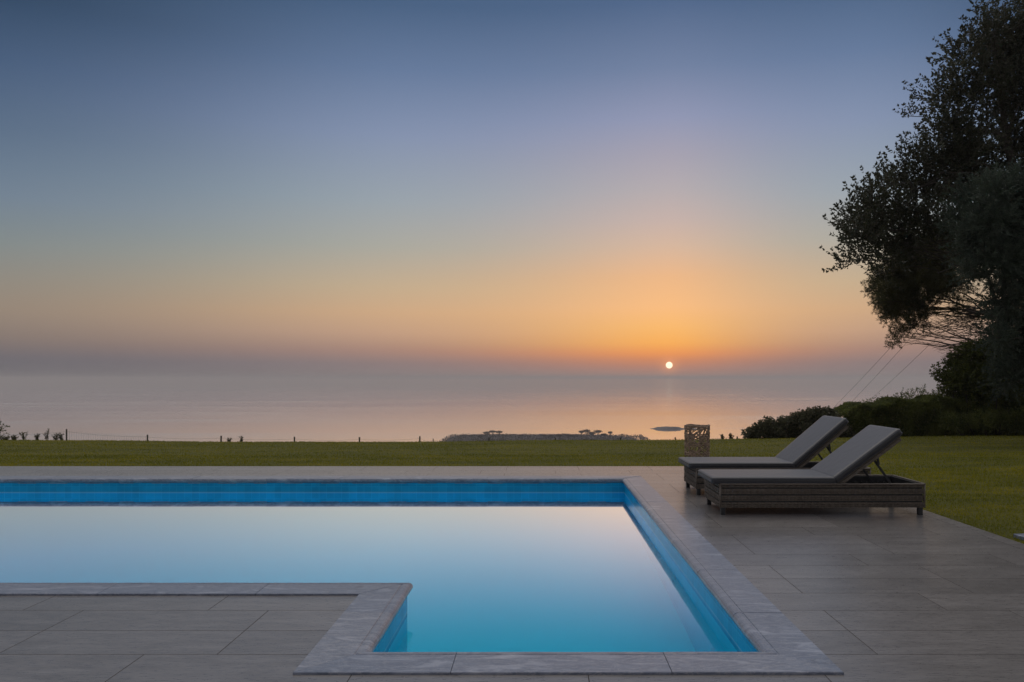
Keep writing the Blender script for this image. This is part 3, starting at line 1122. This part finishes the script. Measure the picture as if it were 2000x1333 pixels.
# ---- grey-green evergreen in front of it
def tree_grey():
    Y = 19.0
    bx = P(2070, 850, Y).x
    org = (bx, Y, float(ground_z(bx, Y)))
    root = empty('evergreen_tree', org)
    tag(root, 'dense grey-green evergreen tree in front of the tall broadleaf tree', 'tree')
    px = [(1900, 385, 34), (1945, 375, 40), (1985, 370, 45), (1885, 430, 38), (1940, 440, 55), (2000, 450, 60), (1900, 480, 42), (1955, 510, 55), (1895, 530, 30, .8), (2010, 540, 60),
          (1960, 590, 45), (1990, 640, 55), (1950, 660, 30), (2050, 400, 60), (2080, 520, 70), (2070, 640, 70), (2010, 710, 60), (1975, 740, 35), (2090, 740, 60), (2130, 600, 60)]
    cl = wl(px, Y, .7, org)
    C, D, lines = clump_shoots(cl, 260, up=.25, length=(.22, .5), step=.03, spread=.35)
    n = len(C)
    leaves_mesh('crown', C, D, rng.uniform(.05, .10, n), rng.uniform(.018, .03, n), M['leafB'], root)
    mb = MB()
    tp_ = [(0, 0, -.3), (-.05, 0, 1.2), (0, .1, 2.6), (-.2, 0, 4.0), (-.3, 0, 5.2)]
    mb.tube(tp_, [.24, .2, .16, .11, .06], 10)
    mb.build('trunk', M['bark'], root, smooth=True)
    mb = MB(); limbs(mb, tp_[1:], cl, .04, 5)
    mb.build('branches', M['bark'], root, smooth=True)
tree_grey()

# ---- pine reaching out to the left, with bare twigs below
def tree_pine():
    Y = 27.0
    bx = P(1975, 850, Y).x
    org = (bx, Y, float(ground_z(bx, Y)))
    root = empty('pine_tree', org)
    tag(root, 'dark pine leaning out leftwards over the sea view, with bare twigs under its crown', 'tree')
    px = [(1712, 560, 22), (1735, 575, 30), (1730, 540, 24), (1762, 560, 38), (1775, 525, 38), (1800, 560, 42), (1790, 490, 34), (1830, 520, 46), (1835, 470, 40), (1850, 560, 34), (1740, 615, 22),
          (1765, 605, 26), (1725, 605, 14), (1778, 640, 18), (1800, 635, 14), (1757, 645, 12), (1748, 668, 12), (1742, 655, 9), (1815, 600, 22, .7), (1745, 590, 26), (1790, 600, 26), (1715, 590, 14), (1868, 600, 24, .35), (1885, 560, 22, .35), (1880, 500, 40), (1760, 500, 26),
          (1900, 625, 22, .3), (1920, 470, 40)]
    cl = wl(px, Y, .8, org)
    C, D, lines = clump_shoots(cl, 230, up=.2, length=(.14, .36), step=.035, spread=.75)
    C = np.concatenate([C, C + rng.normal(size=C.shape) * .01]); D = np.concatenate([D, D + rng.normal(size=D.shape) * .6])
    n = len(C)
    leaves_mesh('crown', C, D, rng.uniform(.08, .14, n), rng.uniform(.009, .017, n), M['leafC'], root)
    mb = MB()
    tp_ = [(0, 0, -.3), (-.1, 0, 1.0), (-.1, .1, 2.0), (-.3, 0, 3.0), (-.4, 0, 4.2), (-.8, 0, 5.6)]
    mb.tube(tp_, [.22, .19, .17, .14, .10, .05], 10)
    mb.build('trunk', M['bark'], root, smooth=True)
    mb = MB(); limbs(mb, tp_[2:], cl, .035, 6, .2)
    # fine drooping bare twigs
    def L(px_, py_, dy): 
        q = P(px_, py_, Y + dy) - Vector(org); return q
    for k in range(38):
        f = random.random()
        a = L(random.uniform(1915, 1965), random.uniform(590, 700), random.uniform(-.3, .3))
        ex = random.uniform(1755, 1870); 
        ey = 655 + (ex - 1755) * .38 + random.uniform(-75, 15)
        e = L(ex, max(ey, 600), random.uniform(-.9, .9))
        pts = []
        sag = random.uniform(-.22, .34)
        for q in range(9):
            g = q / 8
            pts.append(a.lerp(e, g) + Vector((0, 0, sag * math.sin(PI * g))) + Vector((random.uniform(-1, 1), random.uniform(-1, 1), random.uniform(-1, 1))) * .035)
        mb.tube(pts, [.014 - .0013 * i for i in range(9)], 4, False)
        for q in range(2, 9):
            for rep in range(2):
                dv = Vector((-random.uniform(.15, .45), random.uniform(-.3, .3), random.uniform(-.14, .16)))
                p0 = pts[q]
                mb.tube([p0, p0 + dv * .5 + Vector((0, 0, .015)), p0 + dv], [.006, .005, .003], 3, False)
    mb.build('branches', M['twig'], root, smooth=True)
tree_pine()

# ---- evergreen shrub masses below the trees
def shrub(name, label, cat, px, Y, dj, mat, per, lf, wf, up=.3, length=(.15, .4), step=.035, group=None, spread=.5, basepx=None):
    bx = P(basepx or sum(c[0] for c in px) / len(px), 850, Y).x
    org = (bx, Y, float(ground_z(bx, Y)))
    root = empty(name, org)
    tag(root, label, cat, group)
    cl = wl(px, Y, dj, org)
    C, D, lines = clump_shoots(cl, per, up=up, length=length, step=step, spread=spread)
    n = len(C)
    leaves_mesh('foliage', C, D, rng.uniform(*lf, n), rng.uniform(*wf, n), mat, root)
    mb = MB()
    for (c, r, dn) in cl:
        b = Vector((c[0] * .7, c[1] * .7, -.15))
        e = Vector(c)
        mb.tube([b, b.lerp(e, .5) + Vector((random.uniform(-.06, .06), random.uniform(-.06, .06), 0)), e], [.022, .016, .008], 5)
    for l in lines[::4]:
        mb.tube([tuple(q) for q in l[:4]], .004, 3, False)
    mb.build('stems', M['bark'], root)
    return root

shrub('large_shrub', 'big rounded dark evergreen shrub below the pine, behind the clipped hedge', 'shrub',
      [(1838, 730, 12, .8), (1855, 745, 22), (1865, 715, 20), (1885, 740, 36), (1900, 700, 34), (1935, 740, 50), (1950, 690, 40), (1985, 730, 45), (1920, 780, 40), (1975, 780, 45), (1870, 775, 25), (1985, 815, 30), (1950, 812, 25), (2030, 740, 50), (2060, 790, 50)],
      25.9, .6, M['leafD'], 300, (.06, .10), (.03, .05))
shrub('twiggy_shrub', 'small spiky shrub poking up behind the clipped hedge', 'shrub',
      [(1762, 778, 9), (1780, 774, 11), (1800, 772, 12), (1820, 774, 11), (1838, 776, 10)],
      28.0, .3, M['leafD'], 110, (.06, .11), (.012, .022), up=1.1, length=(.2, .45))

def hedge():
    # clipped hedge along the far right lawn edge
    x0, x1 = P(1652, 800, 25.6).x, 19.0
    root = empty('hedge', (x0, 25.6, float(ground_z(x0, 25.6))))
    tag(root, 'long clipped dark green hedge along the right end of the lawn', 'hedge')
    org = np.array(root.location)
    n = 190000
    x = rng.uniform(x0, x1, n) 
    n = len(x)
    gz_ = ground_z(x, np.full(n, 25.6))
    # crest height follows the photograph's outline
    pxs = 1055 + x / 25.6 * F_PX
    topy = np.interp(pxs, [1640, 1660, 1690, 1730, 1780, 1850, 1900, 2000, 2400], [818, 802, 797, 788, 783, 781, 790, 792, 790])
    zt = CAM_H - (topy - 740) / F_PX * 25.6 + .05 * np.sin(x * 3.1) * np.sin(x * 1.3) + rng.normal(size=n) * .02 + .05 * np.sin(x * 4.7 + 2) + .035 * np.sin(x * 10.1)
    hgt = zt - gz_
    dpt = 1.3
    u = rng.random(n)
    y = np.empty(n); z = np.empty(n)
    front = u < .55; top = ~front
    bulge = .14 * np.sin(x * 2.3 + 1) + .10 * np.sin(x * 5.1) + .05 * np.sin(x * 11.3)
    y[front] = 25.55 + np.abs(rng.normal(0, .09, front.sum())) + bulge[front]; z[front] = gz_[front] + rng.random(front.sum()) * hgt[front] * .99
    y[top] = 25.55 + rng.random(top.sum()) * dpt; z[top] = gz_[top] + hgt[top] - np.abs(rng.normal(0, .07, top.sum()))
    # rounded shoulder
    sh = np.clip((z - gz_) / hgt - .8, 0, 1)
    y = y + sh * .5 * front
    C = np.stack([x, y, z], 1) - org
    D = rng.normal(size=(n, 3)) + np.array((0, -.4, .6))
    leaves_mesh('foliage', C, D, rng.uniform(.06, .11, n), rng.uniform(.03, .05, n), M['leafE'], root)
    # stray shoots above the clipped top
    cl = []
    for k in range(110):
        xx = random.uniform(x0 + .1, x1); p = 1055 + xx / 25.6 * F_PX
        ty = float(np.interp(p, [1640, 1660, 1690, 1730, 1780, 1850, 1900, 2000, 2400], [818, 802, 797, 788, 783, 781, 790, 792, 790]))
        cl.append((tuple(np.array((xx, 25.9 + random.uniform(-.2, .5), CAM_H - (ty - 740) / F_PX * 25.6)) - org), .08, 1))
    C, D, lines = clump_shoots(cl, 260, up=1.4, length=(.15, .4))
    leaves_mesh('shoots', C, D, rng.uniform(.03, .06, len(C)), rng.uniform(.014, .022, len(C)), M['leafE'], root)
    mb = MB()
    for k in range(60):
        xx = x0 + .2 + k * (x1 - x0 - .4) / 59
        g = float(ground_z(xx, 26.0))
        p0 = Vector((xx, 26.1 + random.uniform(-.2, .2), g - .2)) - Vector(org)
        mb.tube([p0, p0 + Vector((random.uniform(-.1, .1), 0, .45)), p0 + Vector((random.uniform(-.2, .2), .05, .9))], [.03, .02, .01], 5)
    mb.build('stems', M['bark'], root)
    # dark inner core so the hedge is not see-through
hedge()

shrub('low_shrub', 'darker low shrub in front of the hedge at the right edge', 'shrub',
      [(1860, 825, 22), (1890, 828, 22), (1920, 822, 26), (1955, 826, 24), (1990, 822, 28), (2030, 825, 28), (1875, 842, 10), (1925, 843, 10), (1975, 843, 10), (2070, 822, 30)],
      25.0, .15, M['leafE'], 500, (.04, .07), (.018, .03), length=(.1, .25))
shrub('olive_bush', 'spreading olive-coloured bush behind the farther lounger, left of the hedge', 'bush',
      [(1464, 850, 11, .9), (1475, 848, 12), (1485, 841, 14), (1505, 845, 14), (1500, 834, 10), (1525, 838, 16), (1530, 828, 10), (1548, 832, 20), (1560, 820, 12), (1575, 828, 22), (1595, 822, 18), (1600, 838, 22), (1620, 826, 20), (1575, 846, 16), (1540, 848, 16), (1515, 850, 14), (1600, 850, 16), (1555, 845, 16), (1580, 815, 12), (1600, 812, 12), (1620, 812, 12), (1500, 826, 7), (1635, 838, 20), (1650, 848, 14)],
      25.2, .35, M['leafG'], 1300, (.05, .085), (.025, .042), length=(.12, .28))

# ---- weeds at the far edge of the lawn
def weed(label, px, Y, h, n=7, r=.15):
    p = P(px, 860, Y)
    z = float(ground_z(p.x, Y))
    root = empty('weed', (p.x, Y, z))
    tag(root, label, 'plant', 'weeds along the far edge of the lawn')
    mb = MB(); C = []; D = []
    for k in range(n):
        an = random.uniform(0, 2 * PI); lean = random.uniform(.1, .9) * r
        t0 = Vector((random.uniform(-.04, .04), random.uniform(-.04, .04), -.05))
        hh = h * random.uniform(.6, 1.0)
        pts = [t0 + Vector((math.cos(an) * lean * f * f, math.sin(an) * lean * f * f, (hh + .05) * f)) for f in (0, .3, .6, 1)]
        mb.tube(pts, [.006, .005, .004, .002], 4, False)
        for f in np.linspace(.35, 1, 12):
            i = min(2, int(f * 3)); q = pts[i].lerp(pts[i + 1], f * 3 - i)
            for rep in range(3):
                C.append(tuple(q)); D.append((random.uniform(-1, 1), random.uniform(-1, 1), random.uniform(-.2, 1)))
    mb.build('stem', M['twig'], root)
    C = np.array(C); D = np.array(D); m_ = len(C)
    leaves_mesh('leaves', C, D, rng.uniform(.03, .07, m_), rng.uniform(.012, .025, m_), M['leafG'], root)
WY = 25.4
weed('low leafy weed at the far left edge of the lawn', 12, WY, .14, 9, .25)
weed('short scrubby weed second from the left on the lawn edge', 28, WY, .18, 8, .2)
weed('arching bare weed left of the first fence post', 48, WY, .30, 8, .35)
weed('low tuft of weed below the tall thin weed', 72, WY, .24, 7, .2)
weed('tallest thin weed on the left lawn edge', 92, WY, .38, 5, .12)
weed('bushy weed growing close beside the first fence post', 108, WY, .24, 8, .25)
weed('leaning weed just left of the first fence post', 121, WY, .24, 6, .18)
weed('small sprig between the third and fourth posts', 447, WY, .16, 4, .1)
weed('paired sprigs right of the third fence post', 472, WY, .20, 5, .12)
weed('grassy tuft right of the lantern on the lawn edge', 1412, WY, .15, 8, .15)
weed('second grassy tuft between lantern and olive bush', 1428, WY, .18, 8, .12)

shrub('leafy_bush', 'corner of a dark leafy bush cut by the left edge of the picture', 'bush',
      [(-6, 838, 12), (-20, 830, 16), (-30, 845, 20), (2, 850, 8), (-12, 852, 12), (-55, 835, 26)], 26.0, .2, M['leafD'], 120, (.05, .09), (.02, .035))

# ------------------------------------------------------------------ overhead wires running down the hillside
def wires():
    import itertools
    # hidden ends: a pole among the trees and one down the slope
    def pole(loc, h, label):
        root = empty('utility_pole', loc)
        tag(root, label, 'utility pole')
        mb = MB(); mb.tube([(0, 0, -.3), (0, 0, h)], [.14, .10], 10); mb.build('post', M['wood'], root)
        mb = MB(); mb.box((-.9, -.05, h - .55), (.9, .05, h - .43)); mb.build('cross_arm', M['wood'], root)
    specs = [((1626, 796), (1732, 681), 'leftmost of three overhead wires slanting behind the pine'),
             ((1656, 790), (1755, 681), 'middle one of three overhead wires slanting behind the pine'),
             ((1702, 776), (1791, 691), 'rightmost of three overhead wires slanting behind the pine')]
    ends = []
    for (a, b_, lab) in specs:
        # extend the straight line both ways until both ends are hidden by plants
        ax, ay = a; bx_, by = b_
        up = (bx_ + (bx_ - ax) * 2.1, by + (by - ay) * 2.1)
        dn = (ax - (bx_ - ax) * .32, ay - (by - ay) * .32)
        A = P(up[0], up[1], 34.0); B = P(dn[0], dn[1], 95.0)
        ends.append((A, B))
        pts = [A.lerp(B, q / 24) - Vector((0, 0, .25 * math.sin(PI * q / 24))) for q in range(25)]
        mb = MB(); mb.tube([p - A for p in pts], .013, 5)
        o = mb.build('overhead_wire', M['wire']); o.location = A
        tag(o, lab, 'wire', 'overhead wires')
    A = ends[1][0]
    gz_ = float(ground_z(A.x, A.y + .1))
    pole((A.x, A.y + .1, gz_), A.z - gz_ + .5, 'utility pole hidden among the trees, carrying the wires')
    B = ends[1][1]
    gz_ = float(ground_z(B.x, B.y))
    pole((B.x, B.y, gz_), B.z - gz_ + .5, 'utility pole low on the slope below the hedge')
wires()

# ------------------------------------------------------------------ headland and islet far below
def mound(name, label, cat, x0, x1, y0, y1, prof, mat, nxx=60, nyy=16, kind=None):
    xs_ = np.linspace(x0, x1, nxx); ys_ = np.linspace(y0, y1, nyy)
    X_, Y_ = np.meshgrid(xs_, ys_)
    v = (Y_ - y0) / (y1 - y0)
    h = np.interp((X_ - x0) / (x1 - x0), [p[0] for p in prof], [p[1] for p in prof])
    Z_ = SEA - 1.0 + h * np.sin(PI * np.clip(v, 0, 1)) ** .5 + rng.normal(size=X_.shape) * .22 * (h > 1.4)
    V = np.stack([X_.ravel(), Y_.ravel(), Z_.ravel()], 1)
    F = [(j * nxx + i, j * nxx + i + 1, (j + 1) * nxx + i + 1, (j + 1) * nxx + i) for j in range(nyy - 1) for i in range(nxx - 1)]
    o = np_mesh(name, V, F, mat, smooth=False)
    return tag(o, label, cat, kind=kind)
HY = 800
HPROF = [(a, b * .46) for a, b in [(0, 0), (.04, 2.5), (.10, 4.0), (.22, 4.3), (.35, 3.9), (.5, 4.4), (.62, 4.0), (.72, 3.0), (.82, 2.2), (.92, 1.6), (1, 0)]]
sx0 = (862 - 1055) / F_PX * HY; sx1 = (1318 - 1055) / F_PX * HY
mound('headland', None, None, sx0, sx1, 700, 860,
      HPROF, M['far'], 90, 20, kind='structure')
iy = 935
mound('rocky_islet', 'low dark rocky islet lying in the sea left of the lantern', 'rock',
      (1268 - 1055) / F_PX * iy, (1385 - 1055) / F_PX * iy, iy - 10, iy + 14,
      [(0, .9), (.08, 1.6), (.15, 3.2), (.3, 4.0), (.5, 3.4), (.55, 1.9), (.8, 1.6), (1, .8)], M['rock'], 60, 12)

def far_tree(label, px, Y, h, wd):
    x = (px - 1055) / F_PX * Y
    hh = float(np.interp((x * HY / Y - sx0) / (sx1 - sx0), [p[0] for p in HPROF], [p[1] for p in HPROF]))
    z = SEA - 1.3 + hh
    h *= 1.2
    root = empty('umbrella_pine', (x, Y, z))
    tag(root, label, 'tree', 'pines on the headland')
    mb = MB()
    mb.tube([(0, 0, -1), (.1, 0, h * .5), (-.1, 0, h * .85)], [.35, .25, .12], 6)
    for k in range(5):
        an = k * 1.3; mb.tube([(0, 0, h * .55), (math.cos(an) * wd * .35, math.sin(an) * wd * .35, h * .85)], [.14, .06], 4)
    mb.build('trunk', M['bark'], root)
    n = 900
    u = rng.normal(size=(n, 3)); u /= np.linalg.norm(u, axis=1)[:, None]
    rad_ = rng.random(n) ** .4
    lob = 1 + .25 * np.sin(u[:, 0] * 5 + px) * np.sin(u[:, 1] * 4)
    C = u * rad_[:, None] * lob[:, None] * np.array((wd / 2, wd / 2, h * .17)) + np.array((0, 0, h * .9))
    D = rng.normal(size=(n, 3))
    leaves_mesh('crown', C, D, rng.uniform(.5, .9, n), rng.uniform(.25, .5, n), M['far'], root)
ft = [(938, 3.8, 5), (950, 5.0, 7), (962, 5.0, 8), (975, 5.2, 7), (1018, 3.0, 4), (1062, 3.6, 6), (1076, 3.8, 7), (1092, 4.0, 8), (1110, 4.6, 7), (1122, 4.4, 8), (1136, 5.6, 6), (1146, 7.4, 8), (1156, 6.0, 8), (1168, 6.4, 9), (1180, 5.0, 6), (1192, 4.8, 5), (1211, 2.6, 3)]
names_ = ['leftmost flat-topped pine on the headland skyline', 'second flat-topped pine in the left group on the headland', 'third flat-topped pine in the left group on the headland',
          'rightmost pine of the left group on the headland', 'lone low pine between the two groups on the headland', 'first low pine of the right-hand headland group', 'second low pine of the right-hand headland group',
          'third pine of the right-hand headland group', 'fourth pine of the right-hand headland group', 'fifth pine of the right-hand headland group', 'pine just left of the tallest one on the headland', 'tallest pine on the headland skyline',
          'pine just right of the tallest one on the headland', 'wide-crowned pine second right of the tallest one', 'small pine near the right end of the headland group', 'last pine of the right-hand headland group', 'tiny lone tree at the right tip of the headland']
for (px_, h_, w_), lb in zip(ft, names_):
    far_tree(lb, px_, 770 + random.uniform(-25, 35), h_, w_)

# ground scrub on the headland
def scrub():
    n = 9000
    x = rng.uniform(sx0 + 4, sx1 - 30, n); y = rng.uniform(725, 840, n)
    f = (x - sx0) / (sx1 - sx0)
    h = np.interp(f, [q[0] for q in HPROF], [q[1] for q in HPROF])
    z = SEA - 1.0 + h * np.sin(PI * (y - 700) / 160) ** .5 + rng.uniform(0, .7, n) * (.5 + .5 * np.sin(x * .3))
    leaves_mesh_o = leaves_mesh('scrub', np.stack([x, y, z], 1), rng.normal(size=(n, 3)) + np.array((0, 0, .5)), rng.uniform(.8, 1.6, n), rng.uniform(.6, 1.0, n), M['far'], None)
    tag(leaves_mesh_o, 'low dark scrub covering the distant headland', 'scrub', kind='stuff')
scrub()

# ------------------------------------------------------------------ haze over the sea
HAZE = True
if HAZE:
    hm = bpy.data.materials.new('sea_haze'); hm.use_nodes = True
    t = hm.node_tree; t.nodes.clear()
    pv = N(t, 'ShaderNodeVolumePrincipled')
    pv.inputs['Color'].default_value = (1.0, .93, .90, 1)
    pv.inputs['Density'].default_value = 0.00030
    pv.inputs['Anisotropy'].default_value = .2
    o_ = N(t, 'ShaderNodeOutputMaterial'); t.links.new(pv.outputs[0], o_.inputs['Volume'])
    mb = MB(); mb.box((-7000, -400, SEA - 5), (7000, 7000, 16))
    tag(mb.build('haze', hm), 'thin evening haze over the sea', 'haze', kind='stuff')
